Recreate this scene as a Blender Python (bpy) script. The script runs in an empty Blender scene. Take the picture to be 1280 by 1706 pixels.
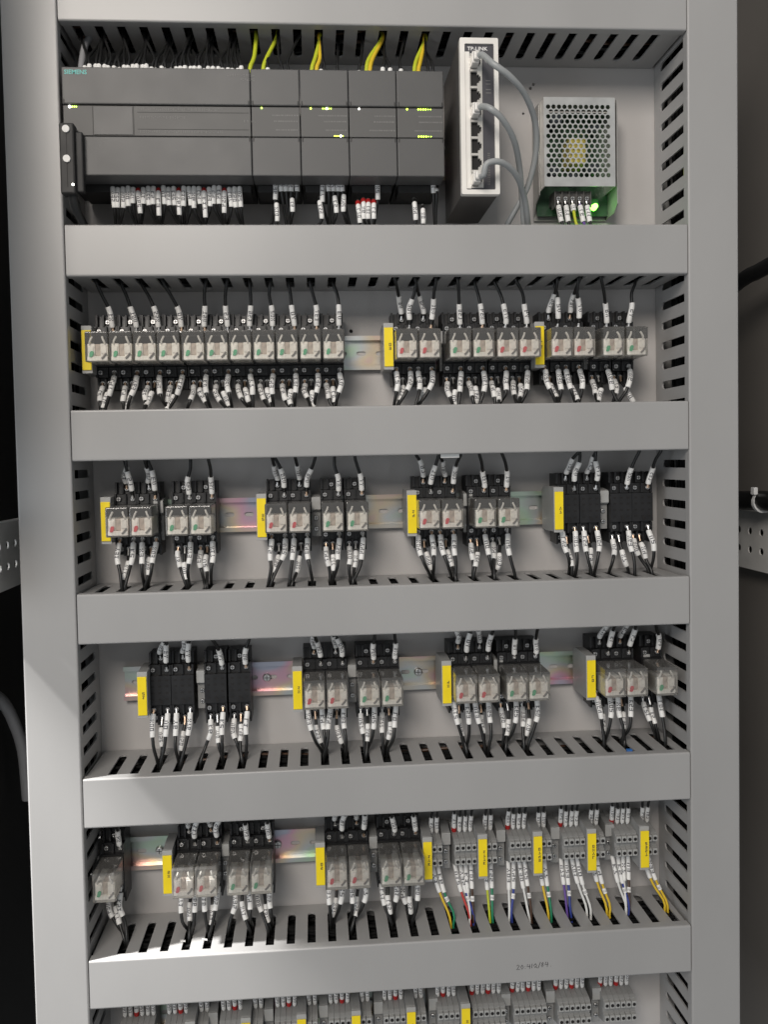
import bpy, bmesh, math, random
from mathutils import Vector, Matrix
random.seed(7)
SC = bpy.context.scene
COL = SC.collection

# ------------------------------------------------------------------ camera
# millimetre frame: x right, h out of the mounting panel, z up.  metres = mm / 1000, y = -h
F = 1290.13
PPX, PPY = 603.396, 810.087         # principal point in photo pixels (1280 x 1706)
CX, CH, CZ = 222.8825, 732.846 + 77.306, 509.9714
RX, RY, RZ = math.radians(2.00166), math.radians(-3.61840), math.radians(-1.25741)
WID, DH = 589.52, 77.306            # clear width between side ducts, depth of duct fronts
ZB1 = 913.089
ZT = {1: 913.089 + 47.3, 2: 730.034, 3: 560.427, 4: 389.262, 5: 214.755, 6: 40.235}
HC = 47.3

def _rot():
    Rx = Matrix.Rotation(RX, 3, 'X'); Ry = Matrix.Rotation(RY, 3, 'Y'); Rz = Matrix.Rotation(RZ, 3, 'Z')
    R0 = Matrix(((1, 0, 0), (0, 0, -1), (0, 1, 0)))
    return (Rz @ Ry @ Rx) @ R0          # world(x, y=-h, z) -> cam (right, down, forward)
RW = _rot()
cam_d = bpy.data.cameras.new('camera'); cam = bpy.data.objects.new('camera', cam_d); COL.objects.link(cam)
cam_d.sensor_fit = 'HORIZONTAL'; cam_d.sensor_width = 36; cam_d.lens = 36 * F / 1280
cam_d.shift_x = (640 - PPX) / 1280; cam_d.shift_y = -(853 - PPY) / 1280
cam_d.clip_start = 0.02; cam_d.clip_end = 50
RT = RW.transposed()
m3 = Matrix((RT.col[0], -RT.col[1], -RT.col[2])).transposed()
cam.matrix_world = Matrix.Translation((CX / 1000, -CH / 1000, CZ / 1000)) @ m3.to_4x4()
SC.camera = cam

def W(px, py, h):
    """photo pixel -> (x, z) on the plane h millimetres in front of the panel"""
    d = RT @ Vector(((px - PPX) / F, (py - PPY) / F, 1.0))
    t = (CH - h) / d.y
    return CX + d.x * t, CZ + d.z * t

# ------------------------------------------------------------------ light
wd = bpy.data.worlds.new('World'); SC.world = wd; wd.use_nodes = True
bg = wd.node_tree.nodes['Background']; bg.inputs[0].default_value = (0.93, 0.97, 1.0, 1); bg.inputs[1].default_value = 0.30
def area(name, loc, target, size, size_y, power, color):
    l = bpy.data.lights.new(name, 'AREA'); l.shape = 'RECTANGLE'; l.size = size; l.size_y = size_y; l.energy = power; l.color = color
    o = bpy.data.objects.new(name, l); COL.objects.link(o); o.location = loc
    o.rotation_euler = (Vector(target) - Vector(loc)).to_track_quat('-Z', 'Y').to_euler(); return o
area('ceiling_lamp', (-0.38, -1.95, 1.65), (0.3, 0, 0.45), 0.8, 0.8, 34, (1.0, 0.93, 0.855))
area('window_light', (-1.5, -1.5, 0.35), (0.2, 0, 0.2), 0.8, 1.1, 9, (0.88, 0.94, 1.0))
sp = bpy.data.lights.new('sunbeam', 'SPOT'); sp.energy = 300; sp.spot_size = math.radians(17); sp.spot_blend = 0.8
sp.shadow_soft_size = 0.035; sp.color = (1.0, 0.985, 0.965)
spo = bpy.data.objects.new('sunbeam', sp); COL.objects.link(spo)
_t = Vector((0.03, -0.07, -0.05)); _d = Vector((0.54, 0.15, -0.83)).normalized()
spo.location = _t - _d * 1.5; spo.rotation_euler = _d.to_track_quat('-Z', 'Y').to_euler()
SC.view_settings.view_transform = 'Standard'; SC.view_settings.look = 'None'; SC.view_settings.gamma = 1
SC.view_settings.exposure = 0.1; SC.view_settings.use_curve_mapping = False
SC.render.engine = 'CYCLES'
SC.cycles.max_bounces = 8; SC.cycles.transparent_max_bounces = 16

# ------------------------------------------------------------------ materials
def mat(name, col, rough=0.5, metal=0.0, var=0.06, scale=40.0, bump=0.0, bscale=400.0, emit=None, spec=0.5, stretch=None, coat=0):
    m = bpy.data.materials.new(name); m.use_nodes = True
    nt = m.node_tree; N = nt.nodes; L = nt.links; b = N['Principled BSDF']
    b.inputs['Roughness'].default_value = rough; b.inputs['Metallic'].default_value = metal
    b.inputs['Specular IOR Level'].default_value = spec
    if coat: b.inputs['Coat Weight'].default_value = coat
    tc = N.new('ShaderNodeTexCoord'); src = tc.outputs['Object']
    if stretch:
        mp = N.new('ShaderNodeMapping'); mp.inputs['Scale'].default_value = stretch; L.new(src, mp.inputs['Vector']); src = mp.outputs[0]
    n = N.new('ShaderNodeTexNoise'); n.inputs['Scale'].default_value = scale; n.inputs['Detail'].default_value = 5; L.new(src, n.inputs['Vector'])
    r = N.new('ShaderNodeValToRGB'); L.new(n.outputs['Fac'], r.inputs['Fac'])
    r.color_ramp.elements[0].position = 0.3; r.color_ramp.elements[1].position = 0.7
    r.color_ramp.elements[0].color = (*[max(0, c * (1 - var)) for c in col], 1)
    r.color_ramp.elements[1].color = (*[min(1, c * (1 + var)) for c in col], 1)
    L.new(r.outputs[0], b.inputs['Base Color'])
    mr = N.new('ShaderNodeMapRange'); mr.inputs['To Min'].default_value = rough * 0.85; mr.inputs['To Max'].default_value = min(1, rough * 1.15)
    L.new(n.outputs['Fac'], mr.inputs['Value']); L.new(mr.outputs[0], b.inputs['Roughness'])
    if bump:
        n2 = N.new('ShaderNodeTexNoise'); n2.inputs['Scale'].default_value = bscale; n2.inputs['Detail'].default_value = 3; L.new(src, n2.inputs['Vector'])
        bp = N.new('ShaderNodeBump'); bp.inputs['Strength'].default_value = bump; bp.inputs['Distance'].default_value = 0.001
        L.new(n2.outputs['Fac'], bp.inputs['Height']); L.new(bp.outputs[0], b.inputs['Normal'])
    if emit:
        b.inputs['Emission Color'].default_value = (*emit[0], 1); b.inputs['Emission Strength'].default_value = emit[1]
    return m
M = {}
M['panel'] = mat('painted_panel', (0.48, 0.462, 0.45), 0.40, var=0.05, scale=9, bump=0.05, bscale=900)
M['duct'] = mat('grey_pvc', (0.335, 0.330, 0.325), 0.34, var=0.045, scale=6, stretch=(1.6, 1, 0.7), bump=0.03, bscale=600)
M['black'] = mat('black_plastic', (0.013, 0.013, 0.014), 0.42, var=0.25, scale=120)
M['blackmat'] = mat('dull_black_plastic', (0.018, 0.0175, 0.017), 0.6, var=0.25, scale=120)
M['wire'] = mat('black_insulation', (0.012, 0.012, 0.012), 0.38, var=0.2, scale=60)
M['bundle'] = mat('dull_black_insulation', (0.006, 0.006, 0.006), 0.75, var=0.2, scale=60, spec=0.15)
M['sleeve'] = mat('white_sleeve', (0.80, 0.79, 0.77), 0.45, var=0.05, scale=150)
M['ink'] = mat('black_print', (0.035, 0.035, 0.038), 0.6)
M['sleeveink'] = mat('faded_sleeve_print', (0.14, 0.14, 0.15), 0.6)
M['steel'] = mat('bright_steel', (0.72, 0.71, 0.70), 0.34, 1.0, var=0.15, scale=300)
M['copper'] = mat('tinned_copper', (0.72, 0.52, 0.38), 0.35, 1.0, var=0.2, scale=200)
M['grey'] = mat('grey_polyamide', (0.26, 0.26, 0.255), 0.5, var=0.08, scale=90)
M['lightgrey'] = mat('pale_grey_polyamide', (0.36, 0.36, 0.35), 0.5, var=0.06, scale=90)
M['yellow'] = mat('yellow_tag', (0.88, 0.67, 0.01), 0.45, var=0.05, scale=60)
M['plc'] = mat('charcoal_plastic', (0.080, 0.079, 0.078), 0.5, var=0.06, scale=30, bump=0.06, bscale=1500)
M['plcmid'] = mat('charcoal_plastic_band', (0.088, 0.086, 0.083), 0.55, var=0.06, scale=30)
M['plcdark'] = mat('dark_housing', (0.014, 0.014, 0.014), 0.6, var=0.1)
M['teal'] = mat('teal_print', (0.10, 0.50, 0.46), 0.5)
M['print'] = mat('pale_print', (0.17, 0.165, 0.16), 0.6)
M['whiteprint'] = mat('white_print', (0.75, 0.74, 0.72), 0.6)
M['red'] = mat('red_plastic', (0.42, 0.02, 0.02), 0.45)
M['flagred'] = mat('red_flag', (0.70, 0.05, 0.07), 0.5)
M['flaggreen'] = mat('green_flag', (0.06, 0.42, 0.20), 0.5)
M['cream'] = mat('cream_contact_block', (0.90, 0.86, 0.80), 0.4, var=0.12, scale=350)
M['coil'] = mat('taped_coil', (0.50, 0.42, 0.36), 0.5, var=0.25, scale=250)
M['spring'] = mat('pale_spring', (0.74, 0.72, 0.68), 0.35, var=0.1)
M['lever'] = mat('grey_lever', (0.20, 0.19, 0.18), 0.5)
M['alu'] = mat('pale_aluminium', (0.82, 0.79, 0.74), 0.4, 0.3, var=0.03, scale=40)
M['switchside'] = mat('dark_switch_housing', (0.10, 0.092, 0.086), 0.5, 0.2, var=0.06)
M['plate'] = mat('slate_faceplate', (0.060, 0.058, 0.066), 0.4, var=0.06)
M['portframe'] = mat('port_frame_metal', (0.60, 0.58, 0.54), 0.35, 0.5, var=0.06)
M['void'] = mat('port_interior', (0.006, 0.005, 0.005), 0.7)
M['clearplug'] = mat('milky_plug', (0.60, 0.58, 0.55), 0.25, var=0.1, scale=200)
M['cable'] = mat('grey_cable_jacket', (0.30, 0.31, 0.31), 0.42, var=0.06)
M['cage'] = mat('galvanised_cage', (0.74, 0.73, 0.70), 0.30, 0.8, var=0.12, scale=50)
M['dullsteel'] = mat('dull_galvanised_chassis', (0.36, 0.355, 0.34), 0.5, 0.4, var=0.15, scale=60)
M['pcb'] = mat('green_circuit_board', (0.018, 0.06, 0.026), 0.4, var=0.3, scale=120)
M['tape'] = mat('yellow_tape', (0.62, 0.52, 0.12), 0.45, var=0.12, scale=100)
M['can'] = mat('capacitor_sleeve', (0.04, 0.05, 0.06), 0.35)
M['resin'] = mat('terminal_cover_resin', (0.09, 0.085, 0.08), 0.3)
M['ledgreen'] = mat('green_led', (0.25, 0.9, 0.15), 0.3, emit=((0.16, 1.0, 0.06), 9))
M['ledyellow'] = mat('yellow_green_led', (0.7, 0.9, 0.1), 0.3, emit=((0.55, 0.95, 0.06), 5))
M['ledwhite'] = mat('white_led', (1, 1, 1), 0.3, emit=((1.0, 1.0, 0.90), 6))
M['wall'] = mat('cabinet_interior', (0.16, 0.148, 0.135), 0.5, var=0.06, scale=6)
M['darkwall'] = mat('cabinet_rear_and_shaded_left', (0.022, 0.0215, 0.021), 0.6, var=0.1, scale=6)
M['railsteel'] = mat('galvanised_strut', (0.78, 0.77, 0.74), 0.38, 0.25, var=0.10, scale=30)
M['tie'] = mat('white_nylon', (0.8, 0.8, 0.8), 0.4)
M['bluebit'] = mat('blue_plastic', (0.02, 0.12, 0.38), 0.5)
for nm, c in dict(yg=(0.50, 0.55, 0.03), ylw=(0.70, 0.48, 0.03), grn=(0.02, 0.22, 0.11), blu=(0.03, 0.05, 0.26), rd=(0.50, 0.05, 0.04),
                  wht=(0.70, 0.70, 0.68), brn=(0.07, 0.035, 0.02), pur=(0.12, 0.06, 0.28), gry=(0.28, 0.28, 0.29), crm=(0.62, 0.54, 0.40)).items():
    M[nm] = mat('insulation_' + nm, c, 0.4, var=0.06)

def clear_mat():
    m = bpy.data.materials.new('clear_polycarbonate'); m.use_nodes = True; nt = m.node_tree; N = nt.nodes; L = nt.links
    N.remove(N['Principled BSDF'])
    t = N.new('ShaderNodeBsdfTransparent'); t.inputs[0].default_value = (0.93, 0.925, 0.91, 1)
    g = N.new('ShaderNodeBsdfGlossy'); g.inputs[0].default_value = (1, 1, 1, 1); g.inputs['Roughness'].default_value = 0.12
    d = N.new('ShaderNodeBsdfDiffuse'); d.inputs[0].default_value = (0.72, 0.70, 0.67, 1)
    fr = N.new('ShaderNodeFresnel'); fr.inputs[0].default_value = 1.5
    mx = N.new('ShaderNodeMixShader'); L.new(fr.outputs[0], mx.inputs[0]); L.new(t.outputs[0], mx.inputs[1]); L.new(g.outputs[0], mx.inputs[2])
    m2 = N.new('ShaderNodeMixShader'); m2.inputs[0].default_value = 0.10; L.new(mx.outputs[0], m2.inputs[1]); L.new(d.outputs[0], m2.inputs[2])
    L.new(m2.outputs[0], N['Material Output'].inputs[0]); return m
M['clear'] = clear_mat()
def zinc_mat():
    m = mat('passivated_zinc', (0.62, 0.6, 0.55), 0.30, 0.85, var=0.1)
    nt = m.node_tree; N = nt.nodes; L = nt.links; b = N['Principled BSDF']
    tc = N.new('ShaderNodeTexCoord'); mp = N.new('ShaderNodeMapping'); mp.inputs['Scale'].default_value = (9, 2, 14); L.new(tc.outputs['Object'], mp.inputs[0])
    n = N.new('ShaderNodeTexNoise'); n.inputs['Scale'].default_value = 1.2; n.inputs['Detail'].default_value = 2; L.new(mp.outputs[0], n.inputs[0])
    r = N.new('ShaderNodeValToRGB'); cr = r.color_ramp
    cols = [(0.34, (0.62, 0.60, 0.36)), (0.42, (0.52, 0.66, 0.52)), (0.48, (0.60, 0.62, 0.62)), (0.55, (0.74, 0.62, 0.46)), (0.62, (0.74, 0.45, 0.55)), (0.70, (0.50, 0.52, 0.62))]
    cr.elements[0].position, cr.elements[0].color = cols[0][0], (*cols[0][1], 1)
    cr.elements[1].position, cr.elements[1].color = cols[-1][0], (*cols[-1][1], 1)
    for p, c in cols[1:-1]:
        e = cr.elements.new(p); e.color = (*c, 1)
    L.new(n.outputs['Fac'], r.inputs[0]); L.new(r.outputs[0], b.inputs['Base Color']); return m
M['zinc'] = zinc_mat()

# ------------------------------------------------------------------ mesh helpers (mm, x / h / z)
class MB:
    def __init__(s): s.v = []; s.f = []; s.m = []; s.sm = []
    def add(s, vs, fs, mi=0, smooth=False):
        o = len(s.v); s.v += vs
        for f in fs: s.f.append([i + o for i in f]); s.m.append(mi); s.sm.append(smooth)
        return s
    def box(s, x0, x1, h0, h1, z0, z1, mi=0, bev=0.0, seg=2):
        if bev <= 0:
            vs = [(x, h, z) for x in (x0, x1) for h in (h0, h1) for z in (z0, z1)]
            return s.add(vs, [(0, 1, 3, 2), (4, 6, 7, 5), (0, 4, 5, 1), (2, 3, 7, 6), (0, 2, 6, 4), (1, 5, 7, 3)], mi)
        bm = bmesh.new(); bmesh.ops.create_cube(bm, size=1)
        for v in bm.verts: v.co = (x0 + (v.co.x + .5) * (x1 - x0), h0 + (v.co.y + .5) * (h1 - h0), z0 + (v.co.z + .5) * (z1 - z0))
        bmesh.ops.bevel(bm, geom=bm.edges[:], offset=bev, segments=seg, affect='EDGES', profile=0.5)
        bm.verts.index_update(); s.add([tuple(v.co) for v in bm.verts], [[v.index for v in f.verts] for f in bm.faces], mi); bm.free(); return s
    def prism(s, poly, a0, a1, axis='x', mi=0):
        """poly in the two other axes; extruded from a0 to a1.  axis x: (h,z), axis h: (x,z), axis z: (x,h)"""
        n = len(poly)
        def pt(p, a): return {'x': (a, p[0], p[1]), 'h': (p[0], a, p[1]), 'z': (p[0], p[1], a)}[axis]
        vs = [pt(p, a0) for p in poly] + [pt(p, a1) for p in poly]
        return s.add(vs, [list(range(n))[::-1], list(range(n, 2 * n))] + [(i, (i + 1) % n, n + (i + 1) % n, n + i) for i in range(n)], mi)
    def cyl(s, c, r, l, axis='h', n=12, mi=0, r2=None):
        r2 = r if r2 is None else r2; vs = []
        for k, rr in ((0, r), (l, r2)):
            for i in range(n):
                a = 2 * math.pi * i / n; u, w = rr * math.cos(a), rr * math.sin(a)
                vs.append({'h': (c[0] + u, c[1] + k, c[2] + w), 'x': (c[0] + k, c[1] + u, c[2] + w), 'z': (c[0] + u, c[1] + w, c[2] + k)}[axis])
        s.add(vs, [(i, (i + 1) % n, n + (i + 1) % n, n + i) for i in range(n)], mi, True)
        return s.add(vs, [list(range(n))[::-1], list(range(n, 2 * n))], mi)
    def tube(s, pts, r, n=8, mi=0, cap=True):
        vs, fs, _ = tube_rings(pts, r, n); s.add(vs, fs, mi, True)
        if cap: s.add(vs, [list(range(n)), list(range(len(vs) - n, len(vs)))], mi)
        return s
    def plate(s, outer, holes, a0, a1, axis='h', mi=0):
        """flat plate with holes; outer and holes are 2-D loops, thickness a0..a1 along axis"""
        bm = bmesh.new(); loops = []
        for lp in [outer] + holes:
            vs = [bm.verts.new((p[0], p[1], 0)) for p in lp]; loops.append(vs)
            for i in range(len(vs)): bm.edges.new((vs[i], vs[(i + 1) % len(vs)]))
        bmesh.ops.triangle_fill(bm, use_beauty=True, use_dissolve=False, edges=bm.edges[:])
        bm.verts.index_update(); n = len(bm.verts)
        def pt(p, a): return {'x': (a, p[0], p[1]), 'h': (p[0], a, p[1]), 'z': (p[0], p[1], a)}[axis]
        co = [(v.co.x, v.co.y) for v in bm.verts]
        vs = [pt(c, a0) for c in co] + [pt(c, a1) for c in co]; fs = []
        for f in bm.faces:
            ix = [v.index for v in f.verts]; fs.append(ix); fs.append([i + n for i in ix[::-1]])
        for lp in loops:
            for i in range(len(lp)):
                a, b = lp[i].index, lp[(i + 1) % len(lp)].index; fs.append((a, b, b + n, a + n))
        bm.free(); return s.add(vs, fs, mi)
    def mesh(s, name, mats, fix=True):
        me = bpy.data.meshes.new(name)
        me.from_pydata([(a * .001, -b * .001, c * .001) for a, b, c in s.v], [], s.f)
        for m in (mats if isinstance(mats, (list, tuple)) else [mats]): me.materials.append(M[m])
        me.polygons.foreach_set('material_index', s.m); me.polygons.foreach_set('use_smooth', s.sm)
        if fix:
            bm = bmesh.new(); bm.from_mesh(me); bmesh.ops.remove_doubles(bm, verts=bm.verts, dist=1e-7)
            bmesh.ops.recalc_face_normals(bm, faces=bm.faces); bm.to_mesh(me); bm.free()
        me.update(); return me
    def build(s, name, mats, parent=None, fix=True):
        return link(name, s.mesh(name, mats, fix), parent)

def tube_rings(pts, r, n):
    pts = [Vector(p) for p in pts]; vs = []; k = len(pts)
    for i, p in enumerate(pts):
        t = (pts[min(i + 1, k - 1)] - pts[max(i - 1, 0)]).normalized()
        ref = Vector((0, 1, 0)) if abs(t.y) < 0.92 else Vector((0, 0, 1))
        side = t.cross(ref).normalized(); front = side.cross(t).normalized()
        rr = r[i] if isinstance(r, (list, tuple)) else r
        for j in range(n):
            a = 2 * math.pi * (j + .5) / n
            vs.append(tuple(p + (side * math.cos(a) + front * math.sin(a)) * rr))
    fs = [(i * n + j, i * n + (j + 1) % n, (i + 1) * n + (j + 1) % n, (i + 1) * n + j) for i in range(k - 1) for j in range(n)]
    return vs, fs, n

def link(name, data, parent=None):
    o = bpy.data.objects.new(name, data); COL.objects.link(o)
    if parent is not None: o.parent = parent
    return o
def tag(o, label, cat, group=None):
    o['label'] = label; o['category'] = cat
    if group: o['group'] = group
    return o
def thing(name, label, cat, loc=(0, 0, 0), group=None):
    o = link(name, None); o.empty_display_size = 0.01; o.location = (loc[0] * .001, -loc[1] * .001, loc[2] * .001)
    return tag(o, label, cat, group)
def copy_tree(o, parent=None):
    c = o.copy(); COL.objects.link(c); c.parent = parent
    for ch in list(o.children): copy_tree(ch, c)
    return c
def put(o, x, h, z): o.location = (x * .001, -h * .001, z * .001); return o
def rrect(x0, x1, z0, z1, r, n=4, corners=(1, 1, 1, 1)):
    out = []
    for (cx, cz, a0, on) in ((x1 - r, z1 - r, 0, corners[0]), (x0 + r, z1 - r, 90, corners[1]), (x0 + r, z0 + r, 180, corners[2]), (x1 - r, z0 + r, 270, corners[3])):
        if not on:
            out.append((cx + (r if a0 in (0, 270) else -r), cz + (r if a0 in (0, 90) else -r))); continue
        for i in range(n + 1):
            a = math.radians(a0 + 90 * i / n); out.append((cx + r * math.cos(a), cz + r * math.sin(a)))
    return out
def text_mesh(body, size, mname, depth=0.15):
    cu = bpy.data.curves.new('lettering', 'FONT'); cu.body = body; cu.size = size * .001; cu.extrude = depth * .0005; cu.resolution_u = 2; cu.offset = size * .000018
    t = bpy.data.objects.new('tmp', cu); COL.objects.link(t); dg = bpy.context.evaluated_depsgraph_get()
    me = bpy.data.meshes.new_from_object(t.evaluated_get(dg)); bpy.data.objects.remove(t); me.materials.clear(); me.materials.append(M[mname])
    me.transform(Matrix.Rotation(math.pi / 2, 4, 'X')); return me
def spline(ctrl, step=2.0):
    P = [Vector(p) for p in ctrl]; P = [P[0] * 2 - P[1]] + P + [P[-1] * 2 - P[-2]]; out = []
    for i in range(1, len(P) - 2):
        a, b, c, d = P[i - 1], P[i], P[i + 1], P[i + 2]
        n = max(2, int((c - b).length / step))
        for k in range(n):
            t = k / n
            out.append(0.5 * ((2 * b) + (c - a) * t + (2 * a - 5 * b + 4 * c - d) * t * t + (3 * b - a - 3 * c + d) * t ** 3))
    out.append(P[-2]); return out
def arclen(pts):
    s = [0.0]
    for a, b in zip(pts, pts[1:]): s.append(s[-1] + (b - a).length)
    return s
def at_s(pts, S, s):
    for i in range(len(S) - 1):
        if s <= S[i + 1]:
            f = (s - S[i]) / max(1e-6, S[i + 1] - S[i]); return pts[i].lerp(pts[i + 1], max(0, f))
    return pts[-1]
GLY = {'0': ('111', '101', '101', '101', '111'), '1': ('010', '110', '010', '010', '111'), '2': ('111', '001', '111', '100', '111'), '3': ('111', '001', '111', '001', '111'),
       '4': ('101', '101', '111', '001', '001'), '5': ('111', '100', '111', '001', '111'), '6': ('111', '100', '111', '101', '111'), '7': ('111', '001', '010', '010', '010'),
       'L': ('100', '100', '100', '100', '111'), 'X': ('101', '101', '010', '101', '101'), 'Y': ('101', '101', '010', '010', '010'), 'V': ('101', '101', '101', '101', '010'),
       '+': ('000', '010', '111', '010', '000'), '-': ('000', '000', '111', '000', '000'), ' ': ('000', '000', '000', '000', '000'), 'K': ('101', '110', '100', '110', '101')}
def sleeve_mb(pts, S, s0, s1, r, text):
    n = 18; cols = []
    for ch in text:
        g = GLY[ch]
        for c in range(3): cols.append([g[k][c] == '1' for k in range(5)])
        cols.append([False] * 5)
    cols = [[False] * 5] * 6 + cols + [[False] * 5] * 5; k = len(cols)
    P = [at_s(pts, S, s0 + (s1 - s0) * i / k) for i in range(k + 1)]
    vs, fs, _ = tube_rings(P, [r * (0.93 if i in (0, k) else 1) for i in range(k + 1)], n)
    mb = MB(); mb.add(vs, fs, 0, True)
    for i in range(k):
        for j in range(n):
            row = j - 2                  # faces 2..6 look outwards (front half)
            if 0 <= row <= 4 and cols[i][4 - row]: mb.m[i * n + j] = 1
    mb.add(vs, [list(range(n)), list(range(len(vs) - n, len(vs)))], 0); return mb

def wire(name, label, group, ctrl, r=1.65, col='wire', lug=4.5, sl=(4, 22), sr=2.7, text=None, lugmat='steel', collar=None, extra=None, cat='wire'):
    """one wire: insulation, printed sleeve, bare end; origin at its terminal end"""
    o = Vector(ctrl[0]); pts = spline([tuple(Vector(c) - o) for c in ctrl]); S = arclen(pts)
    t = thing(name, label, cat, tuple(o), group)
    i0 = max(lug - 1, 0)
    ins = [at_s(pts, S, i0 + (S[-1] - i0) * k / 13) for k in range(14)]
    MB().tube(ins, r, 7).build('insulation', col, t, False)
    if lug > 0.5: MB().tube([at_s(pts, S, lug * k / 2) for k in range(3)], [1.9, 1.5, 1.3], 7).build('bare_end', lugmat, t, False)
    if sl:
        sleeve_mb(pts, S, sl[0], sl[1], sr, text or rtext()).build('printed_sleeve', ['sleeve', 'sleeveink'], t, False)
    if extra:
        sleeve_mb(pts, S, extra[0], extra[1], sr * .95, rtext()).build('printed_sleeve', ['sleeve', 'sleeveink'], t, False)
    if collar: MB().tube([at_s(pts, S, sl[0] - 4), at_s(pts, S, sl[0] + .5)], sr * 1.1, 10).build('red_collar', collar, t, False)
    return t
def rtext(): return random.choice('LXYVK') + ''.join(random.choice('01234567') for _ in range(random.choice((1, 2, 2))))
J = lambda a: random.uniform(-a, a)

# ------------------------------------------------------------------ setting: panel and cabinet interior
pm = MB(); holes = []
def circ(x, z, r, n=10): return [(x + r * math.cos(2 * math.pi * i / n), z + r * math.sin(2 * math.pi * i / n)) for i in range(n)]
for (px, py, r) in ((884, 148, 1.7), (889, 141.5, 1.6), (585, 552, 2.0), (872, 190, 1.3)):
    x, z = W(px, py, 0); holes.append(circ(x, z, r))
pm.plate([(-62, -140), (646, -140), (646, 1080), (-62, 1080)], holes, -2, 0)
panel = pm.build('mounting_panel', 'panel'); panel['kind'] = 'structure'
def struct(o): o['kind'] = 'structure'; return o
struct(MB().box(-420, 1010, -404, -400, -700, 1500).build('cabinet_rear_wall', 'darkwall'))
struct(MB().box(-178, -174, -399, 60, -699, 1499).build('cabinet_wall_left', 'darkwall'))  # same paint as the right wall; its shade is put into the dark colour
struct(MB().box(786, 790, -399, 60, -699, 1499).build('cabinet_wall_right', 'wall'))

struct(MB().box(-150, -52, 176, 226, 520, 1240, 0, 3).build('added_shade_post', 'wall'))  # unseen post, added to shade the upper part of the left duct

# ------------------------------------------------------------------ cable ducts
PITCH, SW = 20.4, 8.0
def slots_from(c0, lo, hi):
    k = math.ceil((lo + 6 - c0) / PITCH); out = []
    while c0 + k * PITCH < hi - 6: out.append(c0 + k * PITCH); k += 1
    return out
SLOT = {}
PH = {1: (495, 50), 2: (554, 466), 3: (560, 760), 4: (555, 972), 5: (542, 1270), 6: (554, 1563)}
for k, (px, py) in PH.items(): SLOT[k] = slots_from(W(px, py, 67)[0], 3, WID - 3)
def wall_mb(slots, a0, a1, t0, t1, axis):
    """slotted wall spanned by (along, h): slots h 15.5..70, rounded towards the panel"""
    polys = []; loops = [[(a0, 2), (a1, 2), (a1, 75), (a0, 75)]]; R_ = SW / 2; prev = a0
    for c in slots:
        arc = [(c + R_ * math.cos(math.radians(180 + 180 * i / 8)), 19.5 + R_ * math.sin(math.radians(180 + 180 * i / 8))) for i in range(9)]
        polys.append([(prev, 2), (c - R_, 2), (c - R_, 19.5), (c - R_, 70), (c - R_, 75), (prev, 75)])
        polys.append([(c - R_, 2), (c + R_, 2)] + arc[::-1]); polys.append([(c - R_, 70), (c + R_, 70), (c + R_, 75), (c - R_, 75)])
        loops.append(arc + [(c + R_, 70), (c - R_, 70)]); prev = c + R_
    polys.append([(prev, 2), (a1, 2), (a1, 75), (prev, 75)])
    mb = MB()
    pt = (lambda p, t: (p[0], p[1], t)) if axis == 'z' else (lambda p, t: (t, p[1], p[0]))
    for p in polys:
        for t in (t0, t1): mb.add([pt(q, t) for q in p], [list(range(len(p)))])
    for lp in loops:
        n = len(lp); mb.add([pt(q, t0) for q in lp] + [pt(q, t1) for q in lp], [(i, (i + 1) % n, n + (i + 1) % n, n + i) for i in range(n)])
    return mb
def cover_poly(a0, a1):
    # C section: (across, h) with rounded shoulders
    r = 1.8; p = [(a0, 68.5)]
    for i in range(5):
        an = math.radians(180 - 90 * i / 4); p.append((a0 + r + r * math.cos(an), DH - r + r * math.sin(an)))
    for i in range(5):
        an = math.radians(90 - 90 * i / 4); p.append((a1 - r + r * math.cos(an), DH - r + r * math.sin(an)))
    p += [(a1, 68.5), (a1 - 1.3, 68.5), (a1 - 1.3, DH - 1.6), (a0 + 1.3, DH - 1.6), (a0 + 1.3, 68.5)]
    return p
dlabels = {1: 'grey slotted cable duct above the controller, top of the panel', 2: 'grey slotted cable duct directly below the controller and network switch',
           3: 'plain grey cable duct below the row of eleven relays', 4: 'grey cable duct between the second and third relay rows',
           5: 'grey cable duct above the relay row shared with terminal blocks', 6: 'lowest grey cable duct with handwritten note on its cover'}
ducts = {}
for k in range(1, 7):
    zt = ZT[k]; zb = zt - HC; t = thing('cable_duct', dlabels[k], 'cable duct', (0, 0, zb), 'horizontal cable ducts'); ducts[k] = t
    MB().box(1.5, WID - 1.5, 0.2, 2, 2, HC - 2).build('base', 'duct', t)
    wall_mb(SLOT[k], 1.5, WID - 1.5, HC - 3.2, HC - 1.5, 'z').build('slotted_wall', 'duct', t)
    wall_mb(SLOT[k], 1.5, WID - 1.5, 1.5, 3.2, 'z').build('slotted_wall', 'duct', t)
    cv = MB().prism([(h, a) for a, h in cover_poly(0, HC)], 1.0, WID - 1.2, 'x').build('cover', 'duct', t)
    cv['label'] = 'smooth snap-on cover'
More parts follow.
